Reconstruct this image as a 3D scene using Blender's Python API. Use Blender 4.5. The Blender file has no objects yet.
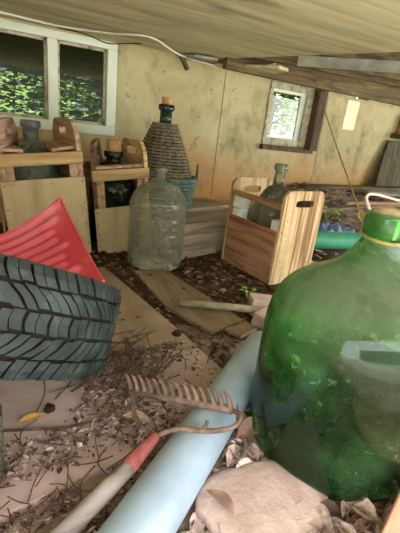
import bpy, bmesh, math, random
from mathutils import Vector, Matrix, noise
random.seed(7)
SC = bpy.context.scene
COL = SC.collection
PI = math.pi
R = math.radians

# ------------------------------------------------------------------ camera, world, sun, exposure
def setup_camera():
    az, pitch, roll = R(60.7), R(20), R(7)
    F = Vector((math.cos(az)*math.cos(pitch), math.sin(az)*math.cos(pitch), -math.sin(pitch)))
    R0 = F.cross(Vector((0, 0, 1))).normalized(); U0 = R0.cross(F)
    Rt = math.cos(roll)*R0 + math.sin(roll)*U0
    Up = math.cos(roll)*U0 - math.sin(roll)*R0
    cd = bpy.data.cameras.new('camera'); co = bpy.data.objects.new('camera', cd); COL.objects.link(co)
    m = Matrix((Rt, Up, -F)).transposed().to_4x4(); m.translation = (0, 0, .68)
    co.matrix_world = m
    cd.sensor_fit = 'VERTICAL'; cd.sensor_height = 24; cd.lens = 24*388/533
    cd.clip_start = .02; cd.clip_end = 200
    SC.camera = co
setup_camera()

w = bpy.data.worlds.new('world'); SC.world = w; w.use_nodes = True
bg = w.node_tree.nodes['Background']
bg.inputs[0].default_value = (.95, .96, 1, 1); bg.inputs[1].default_value = 5.0
sl = bpy.data.lights.new('sun', 'SUN'); sl.energy = 10; sl.angle = R(.6); sl.color = (1, .96, .9)
so = bpy.data.objects.new('sun', sl); COL.objects.link(so)
so.rotation_euler = (R(22), 0, 0)          # high sun, shining towards +Y
so.location = (0, -2, 6)
# daylight of the open side of the crawl space behind the photographer
al = bpy.data.lights.new('open_side_daylight', 'AREA'); al.shape = 'RECTANGLE'; al.size = 3.6; al.size_y = 1.0
al.energy = 7; al.color = (1, .93, .955)
ao = bpy.data.objects.new('open_side_daylight', al); COL.objects.link(ao)
ao.location = (.6, -.75, .62); ao.rotation_euler = (R(88), 0, 0)
al2 = bpy.data.lights.new('open_end_daylight', 'AREA'); al2.shape = 'RECTANGLE'; al2.size = 1.5; al2.size_y = .7
al2.energy = 24; al2.color = (1, .98, .9)
ao2 = bpy.data.objects.new('open_end_daylight', al2); COL.objects.link(ao2)
ao2.location = (4.3, .6, .7); ao2.rotation_euler = (R(90), 0, R(90))
vs = SC.view_settings
vs.view_transform = 'Standard'; vs.look = 'None'; vs.gamma = 1; vs.use_curve_mapping = False; vs.exposure = 0.66
SC.cycles.transparent_max_bounces = 24
SC.cycles.max_bounces = 10
SC.cycles.use_denoising = True

# ------------------------------------------------------------------ materials
def lin(c):
    if isinstance(c, str):
        c = tuple(int(c[i:i+2], 16)/255 for i in (0, 2, 4))
    return tuple((v/12.92 if v <= .04045 else ((v+.055)/1.055)**2.4) for v in c) + (1,)

class NT:
    def __init__(s, name):
        s.m = bpy.data.materials.new(name); s.m.use_nodes = True
        s.t = s.m.node_tree; s.n = s.t.nodes; s.l = s.t.links
        s.b = s.n['Principled BSDF']; s.out = s.n['Material Output']
    def add(s, typ, **kw):
        n = s.n.new(typ)
        for k, v in kw.items():
            if k.startswith('i_'):
                key = k[2:]; n.inputs[int(key) if key.isdigit() else key].default_value = v
            else: setattr(n, k, v)
        return n
    def link(s, a, b): s.l.new(a, b)
    def coord(s, scale=(1, 1, 1), rot=(0, 0, 0), src='Object'):
        tc = s.add('ShaderNodeTexCoord'); mp = s.add('ShaderNodeMapping')
        mp.inputs['Scale'].default_value = scale; mp.inputs['Rotation'].default_value = rot
        s.link(tc.outputs[src], mp.inputs[0]); return mp.outputs[0]
    def noise(s, co, scale=5, detail=6, rough=.55, dist=0):
        n = s.add('ShaderNodeTexNoise'); n.inputs['Scale'].default_value = scale; n.inputs['Detail'].default_value = detail
        n.inputs['Roughness'].default_value = rough; n.inputs['Distortion'].default_value = dist
        s.link(co, n.inputs['Vector']); return n.outputs['Fac']
    def ramp(s, fac, stops):
        r = s.add('ShaderNodeValToRGB'); e = r.color_ramp.elements
        while len(e) < len(stops): e.new(.5)
        for k, (p, c) in enumerate(stops): e[k].position = p; e[k].color = lin(c)
        s.link(fac, r.inputs[0]); return r.outputs[0]
    def grey(s, fac, a, b):
        r = s.add('ShaderNodeMapRange'); r.inputs[1].default_value = a; r.inputs[2].default_value = b
        s.link(fac, r.inputs[0]); return r.outputs[0]
    def mix(s, fac, a, b, mode='MIX'):
        m = s.add('ShaderNodeMix', data_type='RGBA', blend_type=mode)
        for sock, v in ((m.inputs[0], fac), (m.inputs[6], a), (m.inputs[7], b)):
            if hasattr(v, 'links'): s.link(v, sock)
            elif isinstance(v, (int, float)): sock.default_value = v
            else: sock.default_value = lin(v)
        return m.outputs[2]
    def bump(s, h, strength=.4, dist=.01):
        b = s.add('ShaderNodeBump'); b.inputs['Strength'].default_value = strength; b.inputs['Distance'].default_value = dist
        s.link(h, b.inputs['Height']); s.link(b.outputs[0], s.b.inputs['Normal'])
    def base(s, c, rough=.8, metal=0, spec=.3):
        if hasattr(c, 'links'): s.link(c, s.b.inputs['Base Color'])
        else: s.b.inputs['Base Color'].default_value = lin(c)
        s.b.inputs['Roughness'].default_value = rough; s.b.inputs['Metallic'].default_value = metal
        s.b.inputs['Specular IOR Level'].default_value = spec
        return s.m

def wood(name, dark, mid, light, axis=0, scale=1., rough=.75, stain=None, contrast=(.35, .65), stretch=14):
    t = NT(name)
    sc = [stretch]*3; sc[axis] = 1.0
    co = t.coord(tuple(v*scale for v in sc))
    n = t.noise(co, 2.2, 7, .6, .6)
    c = t.ramp(n, [(contrast[0], dark), (.5, mid), (contrast[1], light)])
    big = t.noise(t.coord((3, 3, 3)), 1.6, 5, .65)
    c = t.mix(t.grey(big, .52, .72), c, stain or dark)
    sp = t.noise(t.coord((1, 1, 1)), 70, 2, .5)
    c = t.mix(t.grey(sp, .68, .74), c, dark)
    t.bump(n, .35, .004)
    return t.base(c, rough)

def mottled(name, cols, scale=8, rough=.9, bump=.4, spec=.2, dist=.01, metal=0):
    t = NT(name); co = t.coord()
    n = t.noise(co, scale, 9, .65, .3)
    k = len(cols)
    c = t.ramp(n, [(.3+.4*i/(k-1), cols[i]) for i in range(k)])
    t.bump(t.noise(co, scale*5, 6, .7), bump, dist)
    return t.base(c, rough, metal, spec)

def glass(name, tint, edge, dust, dust_amt=(.45, .75), dust_max=.5, scale=6, gloss=.05, settle=0, glow_tint=None):
    """thin-walled bottle glass: tinted see-through wall, fresnel reflection, dust lying on it"""
    t = NT(name); t.n.remove(t.b)
    lw = t.add('ShaderNodeLayerWeight'); lw.inputs[0].default_value = .35
    tint_c = t.mix(lw.outputs['Facing'], tint, edge)
    tr = t.add('ShaderNodeBsdfTransparent'); t.link(tint_c, tr.inputs[0])
    gl = t.add('ShaderNodeBsdfGlossy'); gl.inputs['Roughness'].default_value = gloss
    fr = t.add('ShaderNodeFresnel'); fr.inputs[0].default_value = 1.5
    m1 = t.add('ShaderNodeMixShader'); t.link(fr.outputs[0], m1.inputs[0]); t.link(tr.outputs[0], m1.inputs[1]); t.link(gl.outputs[0], m1.inputs[2])
    df = t.add('ShaderNodeBsdfDiffuse'); df.inputs[0].default_value = lin(dust)
    tl = t.add('ShaderNodeBsdfTranslucent'); tl.inputs[0].default_value = lin(dust)
    md = t.add('ShaderNodeMixShader'); md.inputs[0].default_value = .4
    t.link(df.outputs[0], md.inputs[1]); t.link(tl.outputs[0], md.inputs[2])
    n1 = t.noise(t.coord((1, 1, 1)), scale, 8, .7, .5)
    n2 = t.noise(t.coord((1, 1, 1)), scale*11, 3, .6)
    a = t.grey(n1, *dust_amt); b = t.grey(n2, .62, .7)
    if settle:      # dust settles on the upward-facing shoulder
        ge = t.add('ShaderNodeNewGeometry'); sz = t.add('ShaderNodeSeparateXYZ'); t.link(ge.outputs['Normal'], sz.inputs[0])
        up = t.grey(sz.outputs[2], .15, .95); ad = t.add('ShaderNodeMath', operation='MULTIPLY_ADD'); t.link(up, ad.inputs[0]); ad.inputs[1].default_value = settle; t.link(a, ad.inputs[2]); a = ad.outputs[0]
    if glow_tint:       # glow of light through green glass put into the colour, grey dust on top
        gc = t.mix(up, glow_tint, dust); t.link(gc, df.inputs[0]); t.link(gc, tl.inputs[0]); md.inputs[0].default_value = .6
        mn = t.add('ShaderNodeMath', operation='ADD'); t.link(a, mn.inputs[0]); mn.inputs[1].default_value = .10; a = mn.outputs[0]
    mx = t.add('ShaderNodeMath', operation='MULTIPLY_ADD', use_clamp=True)
    t.link(b, mx.inputs[0]); mx.inputs[1].default_value = .5; t.link(a, mx.inputs[2])
    mu = t.add('ShaderNodeMath', operation='MULTIPLY', use_clamp=True); t.link(mx.outputs[0], mu.inputs[0]); mu.inputs[1].default_value = dust_max
    m2 = t.add('ShaderNodeMixShader'); t.link(mu.outputs[0], m2.inputs[0]); t.link(m1.outputs[0], m2.inputs[1]); t.link(md.outputs[0], m2.inputs[2])
    t.link(m2.outputs[0], t.out.inputs[0])
    return t.m

def per_island(name, cols, rough=.9):
    t = NT(name); g = t.add('ShaderNodeNewGeometry')
    k = len(cols)
    c = t.ramp(g.outputs['Random Per Island'], [(i/(k-1), cols[i]) for i in range(k)])
    n = t.noise(t.coord(), 60, 3, .6)
    c = t.mix(t.grey(n, .45, .75), c, cols[0])
    return t.base(c, rough, 0, .2)

# wall: yellowish cement, rusty soil stain rising from its foot, dark specks
def wall_mat():
    t = NT('cement_wall'); co = t.coord()
    n = t.noise(co, 2.3, 9, .65, .4)
    c = t.ramp(n, [(.3, '9f9670'), (.45, 'b9b086'), (.6, 'c9c298'), (.75, 'dad6b4')])
    sx = t.add('ShaderNodeSeparateXYZ'); t.link(co, sx.inputs[0])
    zz = t.add('ShaderNodeMath', operation='MULTIPLY_ADD'); n2 = t.noise(co, 3.1, 5, .6); t.link(n2, zz.inputs[0]); zz.inputs[1].default_value = .5
    t.link(sx.outputs[2], zz.inputs[2])
    c = t.mix(t.grey(zz.outputs[0], .86, .50), c, 'c08f58')
    sp = t.noise(co, 34, 3, .6); c = t.mix(t.grey(sp, .66, .72), c, '4a3d26')
    s2 = t.noise(t.coord((2, 1, 1.1)), 2.6, 8, .72); c = t.mix(t.grey(s2, .53, .72), c, '857a56'); s3 = t.noise(t.coord((1, 1, 1), (0, 0, 0)), 6.5, 6, .7); c = t.mix(t.grey(s3, .62, .72), c, '6f6344')
    t.bump(n, .5, .01)
    return t.base(c, .9)
M = {}
M['wall'] = wall_mat()

def ceil_mat():
    t = NT('plywood_ceiling')
    co = t.coord((1, 9, 9), (0, 0, R(4)))
    n = t.noise(co, 1.3, 8, .62, .4)
    c = t.ramp(n, [(.3, 'a3a07a'), (.5, 'c8c59a'), (.7, 'dedab4')])
    big = t.noise(t.coord((.9, 2.6, 1), (0, 0, R(-8))), 1.7, 8, .7, .6)
    c = t.mix(t.grey(big, .54, .72), c, '6e6550')
    b2 = t.noise(t.coord((1, 1, 1)), 2.4, 6, .6)
    c = t.mix(t.grey(b2, .6, .8), c, 'd9c692')
    t.bump(n, .3, .004)
    return t.base(c, .85)
M['ceil'] = ceil_mat()

def soil_mat():
    t = NT('soil'); co = t.coord()
    n = t.noise(co, 9, 10, .7, .3)
    dk = t.ramp(n, [(.3, '231a10'), (.5, '4a3826'), (.7, '6d5740')])
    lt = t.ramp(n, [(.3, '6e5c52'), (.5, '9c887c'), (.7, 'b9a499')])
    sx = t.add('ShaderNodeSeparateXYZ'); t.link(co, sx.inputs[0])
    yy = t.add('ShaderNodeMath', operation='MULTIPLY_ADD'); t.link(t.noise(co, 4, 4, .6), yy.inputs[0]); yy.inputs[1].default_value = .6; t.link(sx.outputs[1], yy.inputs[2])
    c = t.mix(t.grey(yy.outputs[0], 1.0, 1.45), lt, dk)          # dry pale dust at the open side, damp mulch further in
    xx = t.add('ShaderNodeMath', operation='MULTIPLY_ADD'); t.link(t.noise(co, 5, 4, .6), xx.inputs[0]); xx.inputs[1].default_value = .5; t.link(sx.outputs[0], xx.inputs[2])
    c = t.mix(t.grey(xx.outputs[0], 2.0, 2.4), c, t.ramp(n, [(.35, '6c5c50'), (.5, 'ad9b8e'), (.65, 'd6c6ba')]))
    t.bump(t.noise(co, 45, 8, .7), .8, .012)
    return t.base(c, .95, 0, .1)
M['soil'] = soil_mat()

M['yard'] = mottled('yard_gravel', ['8a8478', 'b4ad9e', 'cfc8b8'], 5)
M['win_frame'] = mottled('white_window_paint', ['cbd9c6', 'dde9d8', 'e6f0e2'], 3, .5, .1, .4)
M['old_frame'] = mottled('flaking_white_paint', ['6d6650', 'b9b597', 'd8d6bd'], 22, .7, .5)
M['brown_trim'] = wood('brown_weathered_trim', '3a2c20', '5c4836', '6e5942', 2)
M['crate_pale'] = wood('pale_crate_pine', '9a7a4c', 'c9ab76', 'dcc28e', 0, 1, .7, 'b3925c')
M['crate_panel'] = wood('crate_plywood', '9c8762', 'baa780', 'c9ba94', 2, .6, .7, '8e7b55', (.25, .75), 6)
M['crate_side'] = wood('crate_side_pine', '8f7058', 'b3937a', 'c6a98c', 1, 1, .75)
M['crate_dark'] = wood('crate_dark_side_wood', '4c3a2a', '6f563e', '8a6d50', 1)
M['crate_slat'] = wood('honey_slat_pine', '94764a', 'b8986a', 'cbb082', 0, 1, .6, 'a78a5c')
M['fir_ply'] = wood('striped_fir_plywood', '8c6a44', 'c4a878', 'd2b98c', 2, .5, .7, 'b0946a', (.40, .50), 24)
M['red_ply'] = wood('reddish_plywood', '82543c', 'a17456', 'b58a6a', 0, 1, .7, 'b08c6c')
M['beam'] = wood('grey_rough_timber', '6e6350', '958972', 'b3a88e', 0, 1, .8, 'a89e88')
M['board'] = wood('dusty_board', '75614a', '8d7860', 'a18c72', 1, .7, .9, '7f6a54', (.2, .8), 6)
M['board_near'] = wood('pinkish_dusty_board', '957f76', 'b29c93', 'c8b3ab', 0, .7, .9, 'a08a82', (.2, .8), 6)
M['board_old'] = wood('old_dusty_plank', '5e4c38', '7a664e', '8f7b60', 1, .7, .9, '5a4936', (.25, .75), 6)
M['pink_board'] = wood('bare_pinkish_board', 'b08468', 'c99c7f', 'd9b196', 0, 1, .85, 'bd9078', (.3, .7))
M['joist'] = wood('old_joist', '453a22', '6b5c3c', '877750', 0)
M['whiteboard'] = mottled('whitewashed_board', ['6e7066', '94968a', 'b0b1a4'], 7, .8)
M['stick'] = wood('bare_stick', '756a54', '938871', 'ab9f86', 0)
M['handle'] = wood('grey_ash_handle', '766c68', '968c87', 'b3a9a3', 0, 1.6, .7, '81766f', (.38, .62), 5)
M['red_paint'] = mottled('worn_red_paint', ['6d3a36', '94504c', 'a37a72'], 30, .7, .3)
M['iron'] = mottled('rusty_iron', ['54443a', '7d6757', '9c8676'], 40, .75, .5, .4, .003, .3)
M['pvc'] = mottled('grey_blue_pvc', ['889aaa', '9db0c0', 'b0c2d0'], 5, .42, .05, .5, .002)
M['green_pvc'] = mottled('green_pvc', ['3f9a78', '4fae8a', '62bb98'], 6, .4, .05, .5, .002)
M['red_plastic'] = mottled('red_plastic', ['c8394a', 'd44856', 'e07c84'], 4, .38, .05, .5, .002)
M['rubber'] = mottled('dusty_rubber', ['161b1b', '2a3231', '475250'], 14, .6, .5, .35, .004)
M['rubber_dark'] = mottled('dark_rubber', ['151412', '1f1d1a', '322e28'], 12, .85, .3)
M['cork'] = mottled('cork', ['a07850', 'bd9468', 'd0ab80'], 30, .9, .3)
M['stopper_cork'] = mottled('pale_stopper', ['8d7858', 'b5a27e', 'd0c09e'], 40, .9, .5)
M['stone'] = mottled('pinkish_sandstone', ['a89086', 'c2aaa0', 'd6c2b8'], 9, .95, .6)
M['wicker'] = mottled('brown_wicker', ['565040', '7b7360', '968d76'], 30, .85, .3)
M['wicker_blue'] = mottled('blue_green_wicker', ['46605a', '66827c', '82968e'], 26, .85, .3)
M['foam'] = mottled('white_foam', ['c9cdc6', 'dfe2dc', 'eceee9'], 10, .9, .1)
M['rope'] = mottled('jute_cord', ['7a6a3e', 'a08d57', 'b5a36c'], 60, .95, .4)
M['cable'] = mottled('white_cable', ['c9c7b4', 'dcdac8', 'e8e6d8'], 10, .5, .05)
M['black_cable'] = mottled('black_cable', ['1a1a18', '24231f', '33312b'], 10, .6, .05)
M['blue_bag'] = mottled('blue_plastic_film', ['6280a8', '7c98be', 'a3b6d0'], 12, .35, .5, .5)
M['leaf_g'] = per_island('green_leaf', ['1a300c', '35581a', '5d8a2c', 'a0c050'], .8); M['leaf_g'].node_tree.nodes['Principled BSDF'].inputs['Specular IOR Level'].default_value = .0
M['sprout'] = per_island('young_sprout_leaf', ['7aa531', '93c047', 'b7d957'], .7)
M['litter'] = per_island('dry_litter', ['3c2c24', '6a5446', '94786a', 'b09688', 'd6c0b4'])
M['litter_dark'] = per_island('damp_mulch', ['281c12', '463425', '6a523c', '947858'])
M['litter_pale'] = per_island('pale_litter', ['5a4a40', '9b8476', 'c0a89c', 'd5c0b5', 'e2d0c8'])
M['dry_leaf'] = mottled('dry_leaf', ['6b5040', '9b7d6c', 'bda394'], 22, .9, .4)
M['ochre_leaf'] = mottled('ochre_leaf', ['a5793c', 'c79a58', 'd3ad70'], 22, .9, .3)
M['twig'] = mottled('dark_twig', ['33241a', '5a4436', '77604f'], 25, .9, .4)
M['bark'] = mottled('bark', ['2a241c', '463c30', '5c5040'], 9, .95, .6)
M['terracotta'] = mottled('terracotta', ['a8643a', 'c98050', 'd6966a'], 14, .9, .3)
M['dark_board'] = wood('dark_damp_board', '3a3726', '524e38', '676246', 2)
M['nut'] = mottled('dark_nut', ['1c1210', '35241f', '4b352d'], 60, .8, .6)
M['overhead'] = wood('dark_overhead_planks', '1c231c', '2b342b', '38423a', 0)
M['jug'] = glass('bottle_green_glass', 'a0e896', '2c9a50', 'b8c6a8', (.45, .78), .55, 4, .035, .7, '84bf7c')
M['clear'] = glass('clear_carboy_glass', 'ecefe4', 'aebaa6', 'd2d2ba', (.25, .7), .42, 4, .08)
M['dark_glass'] = glass('dark_green_glass', '4f8a6a', '1c4a33', '7f9286', (.4, .8), .4, 7, .06)
M['grey_glass'] = glass('grey_dusty_glass', 'b5c6c0', '7d9088', 'a9b4ac', (.3, .7), .7, 6, .06)
M['pane_clear'] = glass('small_window_glass', 'd5dcc4', 'b4bfa0', '8c9c8c', (.5, .9), .03, 3, .01)
M['pane'] = glass('window_glass', '8c9a70', '76845c', '8c9c8c', (.5, .9), .03, 3, .01)
M['cider'] = glass('pale_jar_glass', 'dfe8da', '9fb39c', 'c6ccba', (.35, .8), .35, 7, .05)

def fill_mat():
    t = NT('dark_green_fill'); t.n.remove(t.b)
    tr = t.add('ShaderNodeBsdfTransparent'); tr.inputs[0].default_value = lin('6f8f80')
    gl = t.add('ShaderNodeBsdfGlossy'); gl.inputs['Roughness'].default_value = .05
    fr = t.add('ShaderNodeFresnel'); fr.inputs[0].default_value = 1.2
    df = t.add('ShaderNodeBsdfDiffuse'); df.inputs[0].default_value = lin('2c463c')
    a = t.add('ShaderNodeMixShader'); a.inputs[0].default_value = .22; t.link(tr.outputs[0], a.inputs[1]); t.link(df.outputs[0], a.inputs[2])
    b = t.add('ShaderNodeMixShader'); t.link(fr.outputs[0], b.inputs[0]); t.link(a.outputs[0], b.inputs[1]); t.link(gl.outputs[0], b.inputs[2])
    t.link(b.outputs[0], t.out.inputs[0]); return t.m
M['lower_fill'] = fill_mat()

# ------------------------------------------------------------------ mesh helpers
class MB:
    def __init__(s): s.bm = bmesh.new()
    def box(s, c, size, rot=None, jit=0):
        m = (rot.to_4x4() if rot else Matrix.Identity(4)); m = Matrix.Translation(c) @ m
        vs_ = []
        for x in (-.5, .5):
            for y in (-.5, .5):
                for z in (-.5, .5):
                    p = Vector((x*size[0], y*size[1], z*size[2])) + Vector([random.uniform(-jit, jit) for _ in range(3)])
                    vs_.append(s.bm.verts.new(m @ p))
        for f in ((0, 1, 3, 2), (4, 6, 7, 5), (0, 4, 5, 1), (2, 3, 7, 6), (0, 2, 6, 4), (1, 5, 7, 3)):
            s.bm.faces.new([vs_[i] for i in f])
        return s
    def beam(s, a, b, wd, th, up=(0, 0, 1)):
        a, b = Vector(a), Vector(b); d = (b-a); L = d.length; d.normalize(); u = Vector(up)
        sd = d.cross(u).normalized(); u = sd.cross(d)
        rot = Matrix((d, sd, u)).transposed()
        return s.box((a+b)/2, (L, wd, th), rot)
    def tube(s, pts, rad, seg=10, cap=True, closed=False):
        pts = [Vector(p) for p in pts]; n = len(pts); rings = []
        if not hasattr(rad, '__len__'): rad = [rad]*n
        prev = None
        for i, p in enumerate(pts):
            if closed: d = pts[(i+1) % n]-pts[i-1]
            else: d = pts[min(i+1, n-1)]-pts[max(i-1, 0)]
            d.normalize()
            if prev is None:
                a = Vector((0, 0, 1)) if abs(d.z) < .9 else Vector((1, 0, 0)); u = d.cross(a).normalized()
            else:
                u = prev - d*prev.dot(d); u.normalize()
            prev = u; v = d.cross(u)
            rings.append([s.bm.verts.new(p+rad[i]*(math.cos(2*PI*k/seg)*u+math.sin(2*PI*k/seg)*v)) for k in range(seg)])
        for i in range(n if closed else n-1):
            a, b = rings[i], rings[(i+1) % n]
            for k in range(seg): s.bm.faces.new((a[k], a[(k+1) % seg], b[(k+1) % seg], b[k]))
        if cap and not closed:
            s.bm.faces.new(rings[0][::-1]); s.bm.faces.new(rings[-1])
        return s
    def lathe(s, prof, seg=48, c=(0, 0, 0), cap0=True, cap1=False):
        rings = []
        for r, z in prof:
            rings.append([s.bm.verts.new((c[0]+r*math.cos(2*PI*k/seg), c[1]+r*math.sin(2*PI*k/seg), c[2]+z)) for k in range(seg)])
        for a, b in zip(rings, rings[1:]):
            for k in range(seg): s.bm.faces.new((a[k], a[(k+1) % seg], b[(k+1) % seg], b[k]))
        if cap0: s.bm.faces.new(rings[0][::-1])
        if cap1: s.bm.faces.new(rings[-1])
        return s
    def grid(s, fn, nu, nv):
        g = [[s.bm.verts.new(fn(i/nu, j/nv)) for j in range(nv+1)] for i in range(nu+1)]
        for i in range(nu):
            for j in range(nv): s.bm.faces.new((g[i][j], g[i+1][j], g[i+1][j+1], g[i][j+1]))
        return s
    def prism(s, poly, z0, z1, m=None):
        m = m or Matrix.Identity(4)
        a = [s.bm.verts.new(m @ Vector((x, y, z0))) for x, y in poly]; b = [s.bm.verts.new(m @ Vector((x, y, z1))) for x, y in poly]
        n = len(poly); s.bm.faces.new(a[::-1]); s.bm.faces.new(b)
        for k in range(n): s.bm.faces.new((a[k], a[(k+1) % n], b[(k+1) % n], b[k]))
        return s
    def holed(s, outer, hc, hw, hh, x0, x1):
        """panel in the local YZ plane from x0 to x1 with a rounded slot"""
        pts = []
        for k in range(len(outer)):
            a, b = Vector(outer[k]), Vector(outer[(k+1) % len(outer)])
            n = max(1, int((b-a).length/.03))
            for i in range(n): pts.append(a.lerp(b, i/n))
        def inner(p):
            d = p-Vector(hc); ang = math.atan2(d.y/hh, d.x/hw); c_, s_ = math.cos(ang), math.sin(ang)
            e = .55
            return Vector(hc)+Vector((hw*math.copysign(abs(c_)**e, c_), hh*math.copysign(abs(s_)**e, s_)))
        L = []
        for x in (x0, x1):
            L.append(([s.bm.verts.new((x, p.x, p.y)) for p in pts], [s.bm.verts.new((x, *inner(p))) for p in pts]))
        n = len(pts)
        for k in range(n):
            j = (k+1) % n
            s.bm.faces.new((L[0][0][k], L[0][0][j], L[0][1][j], L[0][1][k]))
            s.bm.faces.new((L[1][0][j], L[1][0][k], L[1][1][k], L[1][1][j]))
            s.bm.faces.new((L[0][0][j], L[0][0][k], L[1][0][k], L[1][0][j]))
            s.bm.faces.new((L[0][1][k], L[0][1][j], L[1][1][j], L[1][1][k]))
        return s
    def build(s, name, m, parent=None, smooth=False, bevel=0, loc=None, solid=0, sub=0):
        bmesh.ops.recalc_face_normals(s.bm, faces=s.bm.faces)
        me = bpy.data.meshes.new(name); s.bm.to_mesh(me); s.bm.free(); me.materials.append(m)
        if smooth:
            for p in me.polygons: p.use_smooth = True
        o = bpy.data.objects.new(name, me); COL.objects.link(o)
        if parent: o.parent = parent
        if loc: o.location = loc
        if solid:
            md = o.modifiers.new('thickness', 'SOLIDIFY'); md.thickness = solid; md.offset = 0
        if bevel:
            md = o.modifiers.new('bevel', 'BEVEL'); md.width = bevel; md.segments = 2; md.limit_method = 'ANGLE'; md.angle_limit = R(40)
        if sub:
            md = o.modifiers.new('sub', 'SUBSURF'); md.levels = md.render_levels = sub
        return o

def tag(o, label=None, cat=None, group=None, kind=None):
    if label: o['label'] = label
    if cat: o['category'] = cat
    if group: o['group'] = group
    if kind: o['kind'] = kind
    return o
def empty(name, loc, rz=0, rx=0, ry=0, label=None, cat=None, group=None):
    o = bpy.data.objects.new(name, None); COL.objects.link(o); o.empty_display_size = .05
    o.location = loc; o.rotation_euler = (rx, ry, rz)
    return tag(o, label, cat, group)
def structure(o): o['kind'] = 'structure'; return o
def smoothstep(t): t = max(0, min(1, t)); return t*t*(3-2*t)
def spline(pts, n=8):
    P = [Vector(p) for p in pts]; out = []
    for i in range(len(P)-1):
        a = P[max(i-1, 0)]; b = P[i]; c = P[i+1]; d = P[min(i+2, len(P)-1)]
        for k in range(n):
            t = k/n
            out.append(.5*((2*b)+(-a+c)*t+(2*a-5*b+4*c-d)*t*t+(-a+3*b-3*c+d)*t**3))
    out.append(P[-1]); return out

# ------------------------------------------------------------------ the setting
def gz(x, y):
    z = .30*smoothstep((x+.5*y-2.25)/1.2)
    near = 1-smoothstep((abs(x)-4)/1)
    z += .012*noise.noise(Vector((x*5, y*5, 0)))*near
    if x+.5*y > 2.2: z += .03*noise.noise(Vector((x*7, y*7, 3)))
    return z - .004
mb = MB()
x0, x1, y0, y1 = -1.6, 4.6, -.6, 2.6
mb.grid(lambda u, v: (x0+(x1-x0)*u, y0+(y1-y0)*v, gz(x0+(x1-x0)*u, y0+(y1-y0)*v)+.005*noise.noise(Vector((u*160, v*90, 1)))), 190, 110)
structure(mb.build('floor', M['soil'], smooth=True))
structure(MB().box((1.5, -5.7, -.06), (16, 10.2, .1)).build('floor_yard_front', M['yard']))
structure(MB().box((2, 8.6, .12), (24, 12, .1)).build('floor_yard_back', M['yard']))

WY = 2.5
mb = MB()
def wbox(xa, xb, za, zb): mb.box(((xa+xb)/2, WY+.06, (za+zb)/2), (xb-xa, .12, zb-za))
wbox(-1.6, -.44, -.1, 1.3); wbox(-.44, .685, -.1, .55); wbox(.685, 1.80, -.1, 1.3)
wbox(-.44, .685, 1.06, 1.3)
wbox(1.80, 2.22, -.1, .60); wbox(1.80, 2.22, 1.03, 1.3); wbox(2.22, 2.66, -.1, 1.3); wbox(2.66, 2.80, -.1, 1.02); wbox(2.66, 2.80, 1.05, 1.3); wbox(2.80, 4.6, -.1, 1.3)
structure(mb.build('wall_back', M['wall']))
mb = MB()
mb.box((1.42, WY-.001, .65), (.004, .004, .9)); mb.box((2.36, WY-.001, .6), (.003, .004, .8))
structure(mb.build('trim_1', M['beam']))
structure(MB().box((-1.65, .95, .55), (.1, 3.3, 1.5)).build('wall_left', M['wall']))
structure(MB().box((4.65, 1.95, .55), (.1, 1.3, 1.5)).build('wall_right', M['wall']))
# ceiling sheet, cut off along a slanting edge; bare joists and deck boards beyond
mb = MB()
mb.prism([(-1.6, -.5), (1.95, -.5), (1.60, 1.28), (1.245, 2.5), (-1.6, 2.5)], 1.07, 1.088)
structure(mb.build('ceiling', M['ceil']))
mb = MB()
mb.box((1.5, .89, 1.285), (6.2, 2.80, .03))
mb.box((.49, 2.40, 1.285), (4.18, .22, .03)); mb.box((3.655, 2.40, 1.285), (1.89, .22, .03))
mb.box((2.645, 2.445, 1.285), (.13, .11, .03))
structure(mb.build('ceiling_deck', M['joist']))
J = [(1.28, 2.28, 4.3, 2.26), (1.35, 2.10, 4.3, 1.70), (1.42, 1.95, 4.3, 1.35), (1.50, 1.70, 4.3, .92)]
for i, (xa, ya, xb, yb) in enumerate(J):
    zt = 1.13 if i == 0 else 1.16
    structure(MB().beam((xa, ya, zt), (xb, yb, zt-.02), .05, .18 if i else .24).build('ceiling_joist', M['joist'], bevel=.004))
structure(MB().beam((1.44, 1.80, 1.045), (2.3, .62, 1.02), .02, .05).build('trim_2', M['whiteboard'], bevel=.003))

# big three-pane window
mb = MB()
Y = WY-.005
def fr(xa, xb, za, zb, th=.07, yy=None): mb.box(((xa+xb)/2, (yy or Y)+th/2, (za+zb)/2), (xb-xa, th, zb-za))
fr(-.44, .685, 1.02, 1.0605); fr(-.44, .685, .5505, .605)
for xa, xb in ((-.44, -.40), (-.045, .012), (.302, .355), (.628, .685)): fr(xa, xb, .605, 1.02)
win = structure(mb.build('window_1', M['win_frame'], bevel=.004))
for xa, xb in ((-.40, -.045), (.012, .302), (.355, .628)):
    mb = MB()
    for a in ((xa, xa+.014, .605, 1.02), (xb-.014, xb, .605, 1.02), (xa, xb, .605, .619), (xa, xb, 1.006, 1.02)): fr(*a, th=.02, yy=Y+.03)
    structure(mb.build('window_sash', M['old_frame'], win))
    structure(MB().box(((xa+xb)/2, Y+.045, .81), (xb-xa, .004, .42)).build('window_pane', M['pane'], win))
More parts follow.
